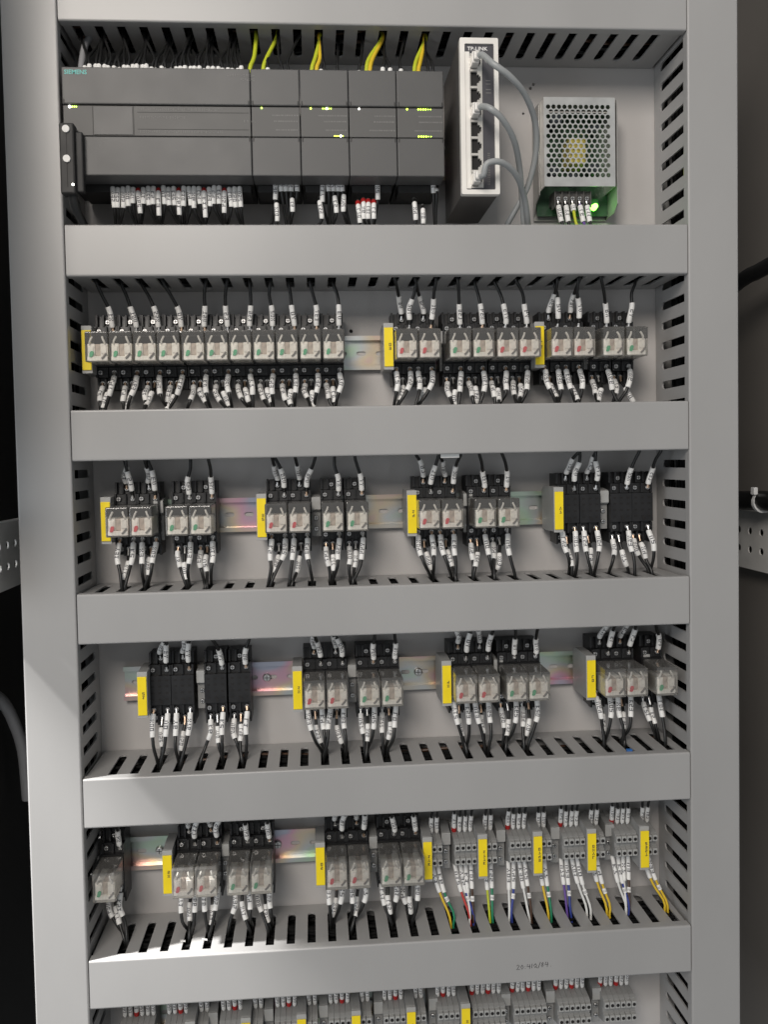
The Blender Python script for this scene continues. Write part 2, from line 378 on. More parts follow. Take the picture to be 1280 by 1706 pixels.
for sgn, x0, ref in ((0, -50, (139, 1184)), (1, WID, (1141, 565))):
    _, zr = W(ref[0], ref[1], 67)
    lo, hi = -130, 1040; sl = slots_from(zr, lo, hi)
    t = thing('cable_duct', ('vertical grey cable duct beside the black bus connector' if sgn == 0 else 'vertical grey cable duct beside the perforated power supply'), 'cable duct', (x0, 0, lo), 'vertical cable ducts')
    w = 50; s2 = [c - lo for c in sl]; L_ = hi - lo
    MB().box(2, w - 2, 0.2, 2, 0, L_).build('base', 'duct', t)
    wall_mb(s2, 0, L_, 1.5, 3.2, 'x').build('slotted_wall', 'duct', t)
    wall_mb(s2, 0, L_, w - 3.2, w - 1.5, 'x').build('slotted_wall', 'duct', t)
    MB().prism(cover_poly(0, w), 0, L_, 'z').build('cover', 'duct', t)
# handwriting on lowest cover
hw = MB(); hx, hz = W(861, 1616, DH); 
strokes = [[(0, 4.5), (1.5, 5.6), (2.6, 4.4), (0.2, 0.6), (3, 0.8)], [(5, 5), (3.8, 2.8), (4.8, .6), (6.2, 2.6), (5, 5)], [(7.6, 3.6), (7.7, 3.2)], [(7.7, 1.2), (7.8, .8)],
           [(10, 5.2), (9.4, 2.6), (12.4, 2.8)], [(11.8, 4.8), (11.7, .4)], [(14, 5.4), (13.6, .8)], [(17, 5), (15.4, 3.2), (16.4, .8), (18, 2.6), (17, 5)], [(16.8, 2), (18.6, .2)],
           [(21.4, 6.2), (19.2, 0)], [(23.6, 5.4), (22.4, 4.2), (24, 2.2), (22.8, .8), (22, 2), (24, 4.4), (23.6, 5.4)], [(26.4, 5.8), (25.4, 2.8), (28.6, 3.2)], [(27.8, 5.4), (27.4, .4)], [(30.4, .9), (30.7, .7)]]
for st in strokes:
    hw.tube([(hx + a * 1.12, DH + 0.02, hz + b * 0.95 + a * .05 - ZT[6] + HC) for a, b in st], 0.27, 5)
hw.build('handwritten_note', 'ink', ducts[6], False)

# wires running inside the ducts
def bundle(name, label, mats, path, n, spread, seed):
    rnd = random.Random(seed); mb = MB()
    for i in range(n):
        o1 = Vector((rnd.uniform(-1, 1), rnd.uniform(-1, 1), rnd.uniform(-1, 1))); ph = rnd.uniform(0, 6); pts = []
        K = 26
        for k in range(K + 1):
            f = k / K; a = Vector(path[0]).lerp(Vector(path[1]), f)
            wob = Vector((math.sin(ph + f * 17), math.sin(ph * 2 + f * 13), math.cos(ph + f * 15))) * 0.28
            off = o1 * .8 + wob
            pts.append((a.x + off.x * spread[0], a.y + off.y * spread[1], a.z + off.z * spread[2]))
        mb.tube(pts, 1.7, 6, mi=(rnd.choice(range(len(mats))) if len(mats) > 1 else 0))
    o = mb.build(name, mats, None, False); o['kind'] = 'stuff'; o['label'] = label; return o
for k in range(1, 7):
    zc = ZT[k] - HC / 2
    bundle('wire_bundle', ['', 'black wires packed inside the top cable duct', 'black wires packed inside the duct under the controller', 'black wires packed inside the plain duct', 'black wires packed inside the fourth duct',
           'black wires packed inside the fifth duct', 'mixed wires packed inside the lowest duct'][k], ['bundle'] * 12 + (['brn'] if k in (1, 5) else ['bundle']), ((6, 36, zc), (WID - 6, 36, zc)), 110, (0, 28, 17.5), k)
bundle('wire_bundle', 'black wires packed inside the vertical duct by the bus connector', ['bundle'] * 6, ((-25, 36, -110), (-25, 36, 1000)), 80, (16, 26, 0), 21)
bundle('wire_bundle', 'black wires packed inside the vertical duct by the power supply', ['bundle'] * 6, ((WID + 26, 32, -110), (WID + 26, 32, 1000)), 80, (16, 22, 0), 22)
bundle('wire_bundle', 'yellow green and cream wires behind the upper duct slots', ['yg', 'crm', 'yg'], ((WID + 9, 58, 735), (WID + 8, 60, 935)), 4, (2.5, 5, 0), 23)

# ------------------------------------------------------------------ rails
ROW = {}
def rowfit(pts, h):
    zs = [W(px, py, h)[1] for px, py in pts]; return sum(zs) / len(zs)
ROW[2] = rowfit([(200, 576), (500, 574), (860, 571)], 71)
ROW[3] = rowfit([(215, 870), (480, 861), (830, 857)], 71)
ROW[4] = rowfit([(545, 1160), (870, 1144), (1045, 1136)], 71)
ROW[5] = rowfit([(325, 1473), (590, 1458), (670, 1451)], 71)
_, z6a = W(800, 1688, 46); ROW[6] = z6a - 9
print('ROWS', {k: round(v, 1) for k, v in ROW.items()}, 'ducts', {k: round(v, 1) for k, v in ZT.items()})
rail_labels = {2: 'zinc plated mounting rail behind the first relay row', 3: 'zinc plated mounting rail behind the second relay row', 4: 'zinc plated mounting rail behind the third relay row',
               5: 'zinc plated mounting rail shared by relays and terminal blocks', 6: 'zinc plated mounting rail behind the lowest terminal blocks', 1: 'zinc plated mounting rail behind the controller'}
ROW[1] = W(420, 205, 86)[1] - 6
for k in range(1, 7):
    t = thing('din_rail', rail_labels[k], 'rail', (24, 0, ROW[k]), 'mounting rails')
    L_ = {1: 360, 6: 505}.get(k, 536)
    sl = [rrect(12 + i * 20 - 4.8, 12 + i * 20 + 4.8, -2.2, 2.2, 2.1, 3) for i in range(int((L_ - 10) / 20))]
    MB().plate([(0, -11.4), (L_, -11.4), (L_, 11.4), (0, 11.4)], sl, 0.6, 1.6).build('slotted_web', 'zinc', t)
    fm = MB()
    for s in (-1, 1):
        poly = [(0.4, 11.4), (0.4, 13.4), (6.5, 13.4), (6.5, 17.5), (7.5, 17.5), (7.5, 12.9), (1.4, 12.4), (1.4, 11.4)]
        fm.prism([(h, s * z) for h, z in poly], 0, L_, 'x')
    fm.build('flanges', 'zinc', t)
def screw_mesh(r=3.0, hgt=1.6):
    mb = MB(); mb.cyl((0, 0, 0), r, hgt * .6, 'h', 12); mb.cyl((0, hgt * .6, 0), r, hgt * .4, 'h', 12, r2=r * .8)
    mb.box(-r * .7, r * .7, hgt - .1, hgt + .12, -.35, .35, 1); mb.box(-.35, .35, hgt - .1, hgt + .1, -r * .7, r * .7, 1)
    return mb.mesh('screw', ['steel', 'blackmat'])
SCREW = screw_mesh(2.5, 2.6); SMALLSCREW = screw_mesh(2.4, 1.4); RAILSCREW = screw_mesh(4.2, 3.2)
for (px, py, row) in ((445, 1136, 4), (697, 1126, 4), (266, 1420, 5), (463, 1408, 5)):
    x, z = W(px, py, 3)
    s = link('rail_screw', RAILSCREW); put(s, x, 1.6, ROW[row] + (0 if row == 4 else 0))
    tag(s, {445: 'pan head screw fixing the rail next to the bare sockets of the third relay row', 697: 'pan head screw on the bare rail between relay groups, third relay row',
            266: 'pan head screw on the rail beside the single relay', 463: 'pan head screw on the rail between the relay groups above the lowest duct'}[px], 'screw')

# ------------------------------------------------------------------ relays and sockets
def make_socket():
    t = thing('relay_socket', 'x', 'relay socket')
    mb = MB(); poly = [(7.7, -36), (24, -36), (25, -25), (31, -24.5), (31.5, -15), (36, -14.5), (36, 14.5), (31.5, 15), (31, 24.5), (25, 25), (24, 36), (7.7, 36)]
    mb.prism(poly, -10.9, 10.9, 'x')
    for z0, z1, h0, h1, xs in ((25.4, 36.6, 23, 29.5, (-10, -3.7, 3.7, 10)), (15.2, 24.9, 30, 34.6, (-10, 0, 10)), (-24.9, -15.2, 30, 34.6, (-10, 0, 10)), (-36.6, -25.4, 23, 29.5, (-10, -3.2, 3.4, 10))):
        for x in xs: mb.box(x - .9, x + .9, h0, h1, z0, z1, 0)
    mb.build('body', 'black', t)
    for x, h, z in ((0, 24.6, 30), (-6.8, 31.2, 20), (6.8, 31.2, 20), (-6.8, 31.2, -20), (6.8, 31.2, -20), (-6.6, 24.6, -30), (0.1, 24.6, -30)):
        put(link('terminal_screw', SCREW, t), x, h, z)
    pl = MB()
    for x in (-7, 0, 7):
        for z in (-9, -2.5, 4, 10): pl.box(x - 1.4, x + 1.4, 36.02, 36.25, z - .9, z + .9)
    pl.cyl((1.5, 36.02, -11.5), 1.8, .25, 'h', 10)
    pl.build('contact_openings', 'void', t); return t
def make_relay(color):
    t = thing('plug_in_relay', 'x', 'relay')
    MB().box(-10.2, 10.2, 36.1, 39, -13.9, 13.9, 0, .5).build('base', 'blackmat', t)
    MB().box(-10.6, 10.6, 38.2, 71, -14.2, 14.2, 0, 1.3, 3).build('clear_case', 'clear', t)
    cb = MB(); cb.box(-9.5, -2.4, 40, 66.5, -12, 3.4, 0, .8); cb.box(2.4, 9.5, 40, 66.5, -12, 3.4, 0, .8); cb.box(-9.5, 9.5, 40, 68, -13, -8.5, 0, .7); cb.box(-8.4, -3.4, 60, 67.4, -6, 1, 0, .6); cb.box(3.4, 8.4, 60, 67.4, -6.4, 1.6, 0, .6)
    cb.build('contact_block', 'cream', t)
    MB().box(-2.8, 2.8, 41, 65, -8.4, 3.2, 0, 1.0).build('coil', 'coil', t)
    for s in (-1, 1):
        MB().tube(spline([(s * 6.6, 65, 1), (s * 6.9, 67.5, 4), (s * 5.6, 68, 7), (s * 4.6, 66.5, 9.5)], 1.5), 1.0, 6).build('contact_spring', 'spring', t, False)
    MB().prism([(-7.2, -9.2), (-5.2, -9.6), (-4.0, -8.6), (-2.9, -5.2), (-3.6, -3.9), (-5.4, -3.8), (-6.4, -5.0)], 68, 68.9, 'h').build('status_flag', color, t)
    lv = MB(); lv.tube([(4.2, 68.6, -11), (6.2, 68.8, -9), (8.4, 68.6, -6)], .95, 6); lv.build('test_lever', 'lever', t, False)
    return t
def make_bracket():
    t = thing('marker_bracket', 'x', 'rail marker')
    poly = [(7.7, -21), (20, -22.5), (46, -21.5), (48.5, -20), (48.5, 21), (46, 22.5), (30, 23.5), (14, 23), (7.7, 19)]
    MB().prism(poly, -4.6, 4.6, 'x').build('bracket_body', 'grey', t)
    MB().box(-4.9, 4.9, 48.6, 50, -22.5, 23, 0, .4).build('tag_holder', 'lightgrey', t)
    MB().box(-4.4, 4.4, 50.1, 51.3, -19.5, 18.5, 0, .4).build('yellow_tag', 'yellow', t)
    return t
def make_clamp():
    t = thing('end_clamp', 'x', 'end clamp')
    MB().prism([(7.7, -22), (27, -22), (27, 3), (30, 4), (30, 18), (18, 20), (7.7, 20)], -4.4, 4.4, 'x').build('clamp_body', 'grey', t)
    MB().box(-4.8, 4.8, 30.1, 32.2, 5, 17.5, 0, .6).build('cap', 'lightgrey', t)
    for z in (-3.5, -14.5): put(link('clamp_screw', SMALLSCREW, t), 0, 27.1, z)
    return t
SOCK, RED, GRN, BRK, CLP = make_socket(), make_relay('flagred'), make_relay('flaggreen'), make_bracket(), make_clamp()
protos = [SOCK, RED, GRN, BRK, CLP]
ordr = {2: 'first', 3: 'second', 4: 'third', 5: 'fourth'}
rows = {   # photo x of the relay front face (or bare socket face), kind
    2: [(x, 'G1') for x in (160, 199, 240, 280, 321, 360, 400, 439, 478, 516, 555)] + [(679, 'R'), (716, 'R'), (768, 'G1'), (807, 'G1'), (847, 'R1'), (883, 'R1'), (938, 'R'), (975, 'R'), (1024, 'G'), (1063, 'G')],
    3: [(194, 'R'), (233, 'R'), (294, 'G'), (331, 'G'), (460, 'R'), (499, 'R'), (555, 'G'), (596, 'G'), (717, 'R'), (755, 'R'), (810, 'G'), (849, 'G'), (948, 'ER'), (984, 'ER'), (1036, 'EG'), (1071, 'EG')],
    4: [(266, 'ER'), (304, 'ER'), (359, 'EG'), (399, 'EG'), (524, 'R'), (562, 'R'), (616, 'G'), (654, 'G'), (778, 'R'), (816, 'R'), (863, 'G'), (900, 'G'), (1027, 'R'), (1063, 'R'), (1113, 'G')],
    5: [(172, 'G'), (304, 'R'), (341, 'R'), (396, 'G'), (433, 'G'), (562, 'R'), (599, 'R'), (653, 'G'), (690, 'G')]}
rowy = {2: 576, 3: 862, 4: 1145, 5: 1462}
used = set()
def nth(n): return '%d%s' % (n, 'th' if 10 < n % 100 < 14 else {1: 'st', 2: 'nd', 3: 'rd'}.get(n % 10, 'th'))
REFD = 'the bus connector duct'
def inst(proto):
    if proto.name not in used: used.add(proto.name); return proto
    return copy_tree(proto)
nearest = lambda xs, x: min(xs, key=lambda c: abs(c - x))
sock_x = {}
for row, lst in rows.items():
    z = ROW[row]; o = ordr[row]; lastx = -99
    for i, (px, kd) in enumerate(lst):
        empty = kd[0] == 'E'
        x = W(px, rowy[row], 36 if empty else 71)[0]
        if x - lastx < 22.0: x = lastx + 22.05
        lastx = x; sock_x.setdefault(row, []).append(x)
        c = kd.replace('E', '')[0]
        s = inst(SOCK); put(s, x, 0, z)
        fc = 'red' if c == 'R' else 'green'; pos = '%s from %s, %s relay row' % (nth(i + 1), REFD, o)
        tag(s, ('bare black socket with open contacts, ' if empty else 'black socket under %s-flag relay, ' % fc) + pos, 'relay socket', 'relay sockets')
        if not empty:
            r = inst(RED if c == 'R' else GRN); put(r, x, 0, z)
            tag(r, 'clear plug-in relay with %s flag, ' % fc + pos, 'relay', 'plug-in relays')
        # wires ----------------------------------------------------------------
        nm = 'relay_wire'; up = SLOT[row]; dn = SLOT[row + 1]; ztop = ZT[row] - HC; zbot = ZT[row + 1]
        tn = [0, 0]; lt = 'black wire atop the %s socket from %s, %s relay row' % (nth(i + 1), REFD, o)
        lb = lt.replace('atop', 'below'); gt, gb = 'wires atop sockets, %s relay row' % o, 'wires below sockets, %s relay row' % o
        def top(dx, hb, zz, ln, s0=6):
            sx = nearest(up, x + dx - (4 if row == 2 else 0) + J(2)) + J(1.5); hh = 48 + J(10)
            gap = ztop - (z + zz)
            c0 = (x + dx, hb + 2.2, z + zz)
            tn[0] += 1; wire(nm, (nth(tn[0]) + ' ' if c == 'R' and '1' not in kd else '') + lt, gt, [c0, (x + dx + J(.6), hb + 4.5, z + zz + 7), (x + dx + (sx - x - dx) * .15 + J(1.4), hb + 8, z + zz + min(20, gap * .45)), (x + dx + (sx - x - dx) * .55 + J(2.), (hb + hh) / 2 + 4, z + zz + gap * .75), (sx, hh, ztop + 2), (sx + J(4), hh - 4, ztop + 14)],
                 lug=5, sl=(s0, s0 + ln), lugmat=random.choice(('steel', 'steel', 'copper')))
        def bot(dx, hb, zz, ln, s0=6, lug=5, spread=0.0, ex=None):
            tx = nearest(dn, x + dx * .3 + spread + J(4)) + dx * .22 + J(1.2); hh = 42 + J(8); gap = (z - zz) - zbot
            c0 = (x + dx, hb + 2.2, z - zz); fx = tx - x - dx
            tn[1] += 1; wire(nm, nth(tn[1]) + ' ' + lb, gb, [c0, (x + dx + J(.4), hb + 5.5, z - zz - 6), (x + dx + fx * .1 + J(1.5), hb + 10 + J(2), z - zz - gap * .38), (x + dx + fx * .45 + J(1.5), hb + 14 + J(3), z - zz - gap * .68), (tx, hh, zbot - 1), (tx + J(2), hh - 4, zbot - 16)],
                 lug=lug, sl=(s0, s0 + ln), lugmat=random.choice(('steel', 'copper')), extra=ex)
        if c == 'R' and '1' not in kd:
            top(0, 24.6, 30, 20); top(6.8, 31.2, 20, 20.5, 9)
            bot(-6.8, 31.2, 20, 22, 4); bot(0.1, 24.6, 30, 18, 12 + J(3), 9); bot(6.8, 31.2, 20, 22, 4)
        else:
            top(6.8, 31.2, 20, 20 if row == 2 else 18, 4)
            if random.random() < .3: bot(-6.6, 24.6, 30, 18, 4, ex=None)
            else: bot(-6.6, 24.6, 30, 20, 4)
            bot(0.1, 24.6, 30, 17, 13 + J(4), 8); bot(6.8, 31.2, 20, 22, 5)
# yellow marker brackets
MARK = {}
def tagmarks(n, seed):
    if (n, seed) in MARK: return MARK[(n, seed)]
    rnd = random.Random(seed); mb = MB(); z = -(n - 1) * 1.9
    for i in range(n):
        g = GLY[rnd.choice(list('0123457LXYK'))]
        for r_ in range(5):
            for c_ in range(3):
                if g[r_][c_] == '1': mb.box(-.6 + c_ * .75 + .8, .1 + c_ * .75 + .8, 51.32, 51.42, z + r_ * .6 - 1.5, z + r_ * .6 - .95)
        z += 3.8
    MARK[(n, seed)] = mb.mesh('printed_characters', 'ink'); return MARK[(n, seed)]
tags = {2: [(144, 580), (648, 578), (900, 573)], 3: [(176, 868), (436, 862), (687, 856), (932, 851)], 4: [(237, 1162), (496, 1151), (745, 1140), (986, 1132)], 5: [(279, 1455), (534, 1440), (713, 1429), (805, 1423), (897, 1420), (987, 1416), (1075, 1411)],
        6: [(317, 1732), (410, 1726), (503, 1720), (594, 1715), (686, 1711), (777, 1706)]}
tlab = {2: ('beside the first of eleven relays', 'between the bare rail and red-flag relays, first relay row', 'between two red-flag pairs, first relay row'),
        3: ('against the first relay pair, second relay row', 'beside the second relay group of the second relay row', 'beside the third relay group of the second relay row', 'against the bare sockets of the second relay row'),
        4: ('against the bare sockets of the third relay row', '2nd from the bus connector duct, third relay row', '3rd from the bus connector duct, third relay row', 'last before the power supply duct, third relay row'),
        5: ('next to the rail screw, fourth relay row', 'between bare rail and red-flag pair, fourth relay row', 'between the last relay and the first terminal blocks', 'two tags from the last relay, shared rail', 'three tags from the last relay, shared rail', 'four tags from the last relay, shared rail', 'ahead of the last two blocks, shared rail')}
for row, l in tags.items():
    for i, (px, py) in enumerate(l):
        b = inst(BRK); x, zz = W(px, py, 51); put(b, x, 0, ROW[row])
        lab = 'yellow tag on a grey bracket ' + (tlab[row][i] if row in tlab else nth(i + 1) + ' from the bus connector duct, lowest rail')
        tag(b, lab, 'rail marker', 'yellow rail markers')
        if b is BRK: continue
        link('printed_characters', tagmarks(2 if row < 5 else (3 if i == 2 and row == 5 else (2 if row == 5 and i < 2 else 4)), i + row * 7), b).location = (0, 0, 0)
link('printed_characters', tagmarks(2, 99), BRK)
clamps = {2: [(742, 575), (985, 572)], 3: [(263, 868), (527, 860), (782, 854), (1010, 850)], 4: [(335, 1156), (588, 1146), (833, 1136), (1083, 1126)], 5: [(374, 1446), (624, 1434), (745, 1421), (837, 1417), (928, 1413), (1019, 1408)],
          6: [(355, 1726), (448, 1720), (540, 1715), (632, 1709), (724, 1703), (846, 1700), (920, 1697), (998, 1694)]}
for row, l in clamps.items():
    for i, (px, py) in enumerate(l):
        b = inst(CLP); x, zz = W(px, py, 36); put(b, x, 0, ROW[row])
        tag(b, 'grey two-screw end clamp, %s from the bus connector duct, %s' % (nth(i + 1), {2: 'first relay row', 3: 'second relay row', 4: 'third relay row', 5: 'shared rail', 6: 'lowest rail'}[row]), 'end clamp', 'end clamps')

# ------------------------------------------------------------------ terminal blocks
def make_terminal():
    t = thing('terminal_block', 'x', 'terminal block')
    poly = [(7.7, -20), (20, -20), (34, -14), (41, -12), (41.5, -2.2), (40, -1.6), (40, 3.2), (41.5, 3.8), (41.5, 12.2), (38, 13.6), (22, 15.5), (16, 21), (7.7, 22)]
    MB().prism(poly, -2.75, 2.75, 'x').build('body', 'grey', t)
    for z in (-6.4, 7.8):
        c = MB().box(-2.55, 2.55, 39, 45.5, z - 3.4, z + 3.4, 0, .5).build('wire_clamp', 'lightgrey', t)
        MB().cyl((0, 45.4, z), 1.75, .25, 'h', 12).build('clamp_opening', 'void', c)
    return t
TB = make_terminal(); tbx = {5: [], 6: []}
def place_block(x, row, lab, grp):
    b = inst(TB); put(b, x, 0, ROW[row]); tag(b, lab, 'terminal block', grp); tbx[row].append(x)
PT = 5.75
xt = [W(px, 1415, 51)[0] for px, _ in tags[5][2:]]
groups5 = []
for i, x0 in enumerate(xt):
    g2 = [x0 + 7.6 + PT * k for k in range(2)]; groups5.append(('2', g2))
    if i < len(xt) - 1:
        e = xt[i + 1] - 7.6 - PT * 3; groups5.append(('4', [e + PT * k for k in range(4)]))
for kd, g in groups5:
    for x in g: place_block(x, 5, 'grey terminal block in a %s on the rail shared with relays' % ('pair just after a yellow tag' if kd == '2' else 'group of four between clamp and tag'), 'terminal blocks in %s, shared rail' % ('pairs' if kd == '2' else 'fours'))
x6 = [W(px, 1715, 51)[0] for px, _ in tags[6]]
x6b = [W(px, 1697, 45)[0] for px in (793, 862, 936, 1012)]
for i, x0 in enumerate(x6):
    for k in range(2 if i < 5 else 0): place_block(x0 + 7.6 + PT * k, 6, 'grey terminal block in a tagged group below the lowest duct', 'tagged terminal blocks, lowest rail')
    prev = x6[i - 1] if i else x0 - (x6[1] - x6[0])
    for k in range(4): place_block(x0 - 7.6 - PT * k, 6, 'grey terminal block in a tagged group below the lowest duct', 'tagged terminal blocks, lowest rail')
xl = x6[0] - 7.6 - PT * 3
for k in range(6): place_block(xl - 16 - PT * k, 6, 'grey terminal block before the first tag below the lowest duct', 'untagged terminal blocks at the dim end, lowest rail')
for x0 in x6b:
    for k in range(6): place_block(x0 + PT * k, 6, 'grey terminal block in an untagged group of six below the lowest duct', 'terminal blocks in sixes, lowest rail')
for row in (5, 6):
    bl = sorted((b for b in COL.objects if b.parent is None and b.name.startswith('terminal_block') and abs(b.location.z - ROW[row] * .001) < 1e-4), key=lambda b: b.location.x)
    for n_, b in enumerate(bl): tag(b, 'grey two-entry terminal block, %s %s' % (nth(n_ + 1), 'after the last relay on the shared rail' if row == 5 else 'from the bus connector duct on the lowest rail'), 'terminal block', 'terminal blocks')
# terminal wires
def tw_top(x, row, red, lab, grp):
    z = ROW[row]; zt = ZT[row] - HC; gap = zt - (z + 16); sx = nearest(SLOT[row], x) + J(2)
    c0 = (x, 25, z + 15)
    wire('terminal_wire', lab, grp, [c0, (x + J(.5), 28, z + 16 + gap * .3), (x + J(1.5), 32, z + 16 + gap * .66), (x * .6 + sx * .4, 38, zt), (sx, 40, zt + 12)], r=1.3, sl=((5, 22) if red else (1.5, 18.5)), sr=2.25, lug=2, collar='red' if red else None)
for row in (5, 6):
    for i, x in enumerate(sorted(tbx[row])):
        if row == 5: red = i % 6 == 2
        else: red = i % 6 in (1, 4) if i > 36 else i % 6 == 2
        look = 'white sleeved wire with red collar' if red else 'white sleeved wire'
        where = 'after the relays' if row == 5 else 'on the lowest rail'
        tw_top(x, row, red, '%s atop the %s terminal block %s' % (look, nth(i + 1), where), 'terminal feed wires')
ordr5 = {round(x, 3): n_ + 1 for n_, x in enumerate(sorted(tbx[5]))}
cols2 = [('ylw', 'grn'), ('yg', 'grn'), ('ylw', 'grn'), ('ylw', 'ylw'), ('ylw', 'ylw')]
cols4 = [('rd', 'blu', 'wht', 'brn'), ('wht', 'blu', 'wht', 'brn'), ('pur', 'blu', 'wht', 'wht'), ('wht', 'blu', 'wht', 'brn')]
i2 = i4 = 0
CN = dict(ylw='yellow', grn='green', yg='yellow green', rd='red', blu='blue', wht='white', brn='brown', pur='purple')
for kd, g in groups5:
    cs = cols2[i2] if kd == '2' else cols4[i4]
    if kd == '2': i2 += 1
    else: i4 += 1
    z = ROW[5]; zb = ZT[6]; gap = z - 22 - zb
    for k, x in enumerate(g):
        grp_mid = (g[0] + g[1]) / 2 if k < 2 else (g[2] + g[3]) / 2
        tx = nearest(SLOT[6], grp_mid + 5) + (-1.8 if k % 2 == 0 else 1.8)
        lx = x + (tx - x) * .25
        wire('terminal_wire', '%s wire with white sleeve dropping from the %s terminal block after the relays' % (CN[cs[k]], nth(ordr5[round(x, 3)])), 'field wires',
             [(x, 26, z - 17), (lx, 31, z - 21 - gap * .32), (lx + (tx - lx) * .4, 36, z - 21 - gap * .62), (tx + J(1), 42, zb + 4), (tx + J(1), 44, zb - 8), (tx + J(3), 46, zb - 22)], r=1.25, col=cs[k], lug=2, sl=(1, gap * .62 + J(2)), sr=2.2,
             extra=((gap * .62 + 5, gap * .62 + 10) if k % 2 else None))

# ------------------------------------------------------------------ controller and its modules
HF = 86
zt0 = W(420, 115, HF)[1]; zb0 = W(420, 293.5, HF)[1]; zs1 = W(420, 177, HF)[1]; zs2 = W(420, 228, HF)[1]
xe = [W(px, 200, HF)[0] for px in (104.5, 419, 501, 582, 662, 741)]
def plc(name, label, cat, x0, x1, group=None, cpu=False):
    t = thing(name, label, cat, (x0, 0, zb0), group); w = x1 - x0 - .5; H = zt0 - zb0; a, b = zs1 - zb0, zs2 - zb0
    MB().box(.4, w - .4, 3.5, 64, 1.0, H - 2, 0, .6).build('housing', 'plcdark', t)
    MB().box(.8, w - .8, 64, HF - 3, b, a, 0).build('core', 'plcdark', t)
    MB().box(0, w, 62, HF, a + .5, H, 0, 1.0).build('top_cover', 'plc', t)
    MB().box(0.2, w - .2, 60, HF - 1.2, b + .4, a - .3, 0, .5).build('middle_band', 'plcmid', t)
    MB().box(0, w, 62, HF, 0, b - .5, 0, 1.0).build('bottom_cover', 'plc', t)
    for zc in (a, b):
        for xx in (1.6, w - 1.6): MB().box(xx - .5, xx + .5, HF - .1, HF + .25, zc - 2 + (2.5 if zc == a else -2.5), zc + 2 + (2.5 if zc == a else -2.5)).build('cover_latch', 'blackmat', t)
    MB().box(3, w - 3, 34, 60, -6, .9, 0, .5).build('terminal_strip', 'blackmat', t)
    return t, w, H, a, b
def led(t, x, z, m, r=.9): MB().cyl((x, HF - 1.3, z), r, .5, 'h', 10).build('indicator_lamp', m, t)
cpu, w, H, a, b = plc('programmable_controller', 'long charcoal controller with teal lettering and wired terminal rows', 'controller', xe[0], xe[1])
tm = link('maker_lettering', text_mesh('SIEMENS', 5.4, 'teal'), cpu); tm.location = (.0025, -(HF + .08) * .001, (H - 6.6) * .001)
MB().box(26.2, 26.7, HF - 1.1, HF - 1.0, b + 1, a - 1).build('seam', 'blackmat', cpu); MB().box(62.5, 63, HF - 1.1, HF - 1.0, b + 1, a - 1).build('seam', 'blackmat', cpu)
MB().box(27, 62, HF - 1.3, HF - .7, b + 1.2, a - 1.2, 0, .2).build('memory_flap', 'plc', cpu)
for zz, x0, x1, sd in ((a - 4.2, 68, 143, 1), (a - 11.5, 68, 108, 2), (b + 3.4, 68, 143, 3), ((a + b) / 2 - .5, 162, 172, 4), (H - 7, 148, 172, 5), (H - 11, 160, 172, 6)):
    rnd = random.Random(sd); mb = MB(); x = x0; hh = HF + .03 if zz > a else HF - 1.17
    while x < x1:
        wd_ = rnd.uniform(.7, 1.7)
        for r_ in range(3):
            if rnd.random() < .75: mb.box(x, x + wd_, hh, hh + .08, zz + r_ * .75, zz + r_ * .75 + .45)
        x += wd_ + rnd.uniform(.3, .9)
    mb.build('printed_legend', 'print', cpu)
MB().box(66, w - 2, HF - 1.18, HF - 1.05, a - 6.2, a - 5.8).build('seam', 'blackmat', cpu); MB().box(66, w - 2, HF - 1.18, HF - 1.05, b + 6.2, b + 6.6).build('seam', 'blackmat', cpu)
led(cpu, 6.2, a - 1.6, 'ledwhite', 1.2)
for k in range(3): led(cpu, 8.6 + k * 1.7, a - 1.6, 'ledyellow', .6)
mods = []
mlab = ['charcoal expansion module with one lit lamp, adjoining the controller', 'charcoal expansion module with a bright lamp row above and below, second after the controller',
        'charcoal expansion module with one pale lamp, third after the controller', 'charcoal expansion module with two rows of green lamps, last before the network switch']
for i in range(4):
    t, w_, H_, a_, b_ = plc('expansion_module', mlab[i], 'module', xe[i + 1], xe[i + 2], 'expansion modules'); mods.append(t)
    rnd = random.Random(i + 50)
    for zz in (a_ - 8.5, (a_ + b_) / 2, b_ + 6):
        mb = MB(); x = rnd.uniform(14, 24)
        while x < 42:
            wd_ = rnd.uniform(.7, 1.6); mb.box(x, x + wd_, HF - 1.17, HF - 1.1, zz, zz + 1.3); x += wd_ + rnd.uniform(.4, 1.2)
        mb.build('printed_legend', 'print', t)
    led(t, 9.5, a_ - 1.4, 'ledyellow' if i != 2 else 'ledwhite', .8)
    if i == 1:
        for k in range(5): led(t, 20.5 + k * 1.9, a_ - 1.4, 'ledwhite' if k == 2 else 'ledyellow', .95 if k == 2 else .55)
        for k in range(5): led(t, 31 + k * 1.9, b_ + 1.4, 'ledwhite' if k == 3 else 'ledyellow', .95 if k == 3 else .55)
    if i == 3:
        for zz in (a_ - 1.4, b_ + 1.4):
            for k in range(6): led(t, 20 + k * 2.3, zz, 'ledyellow', .72 if k < 4 else .45)
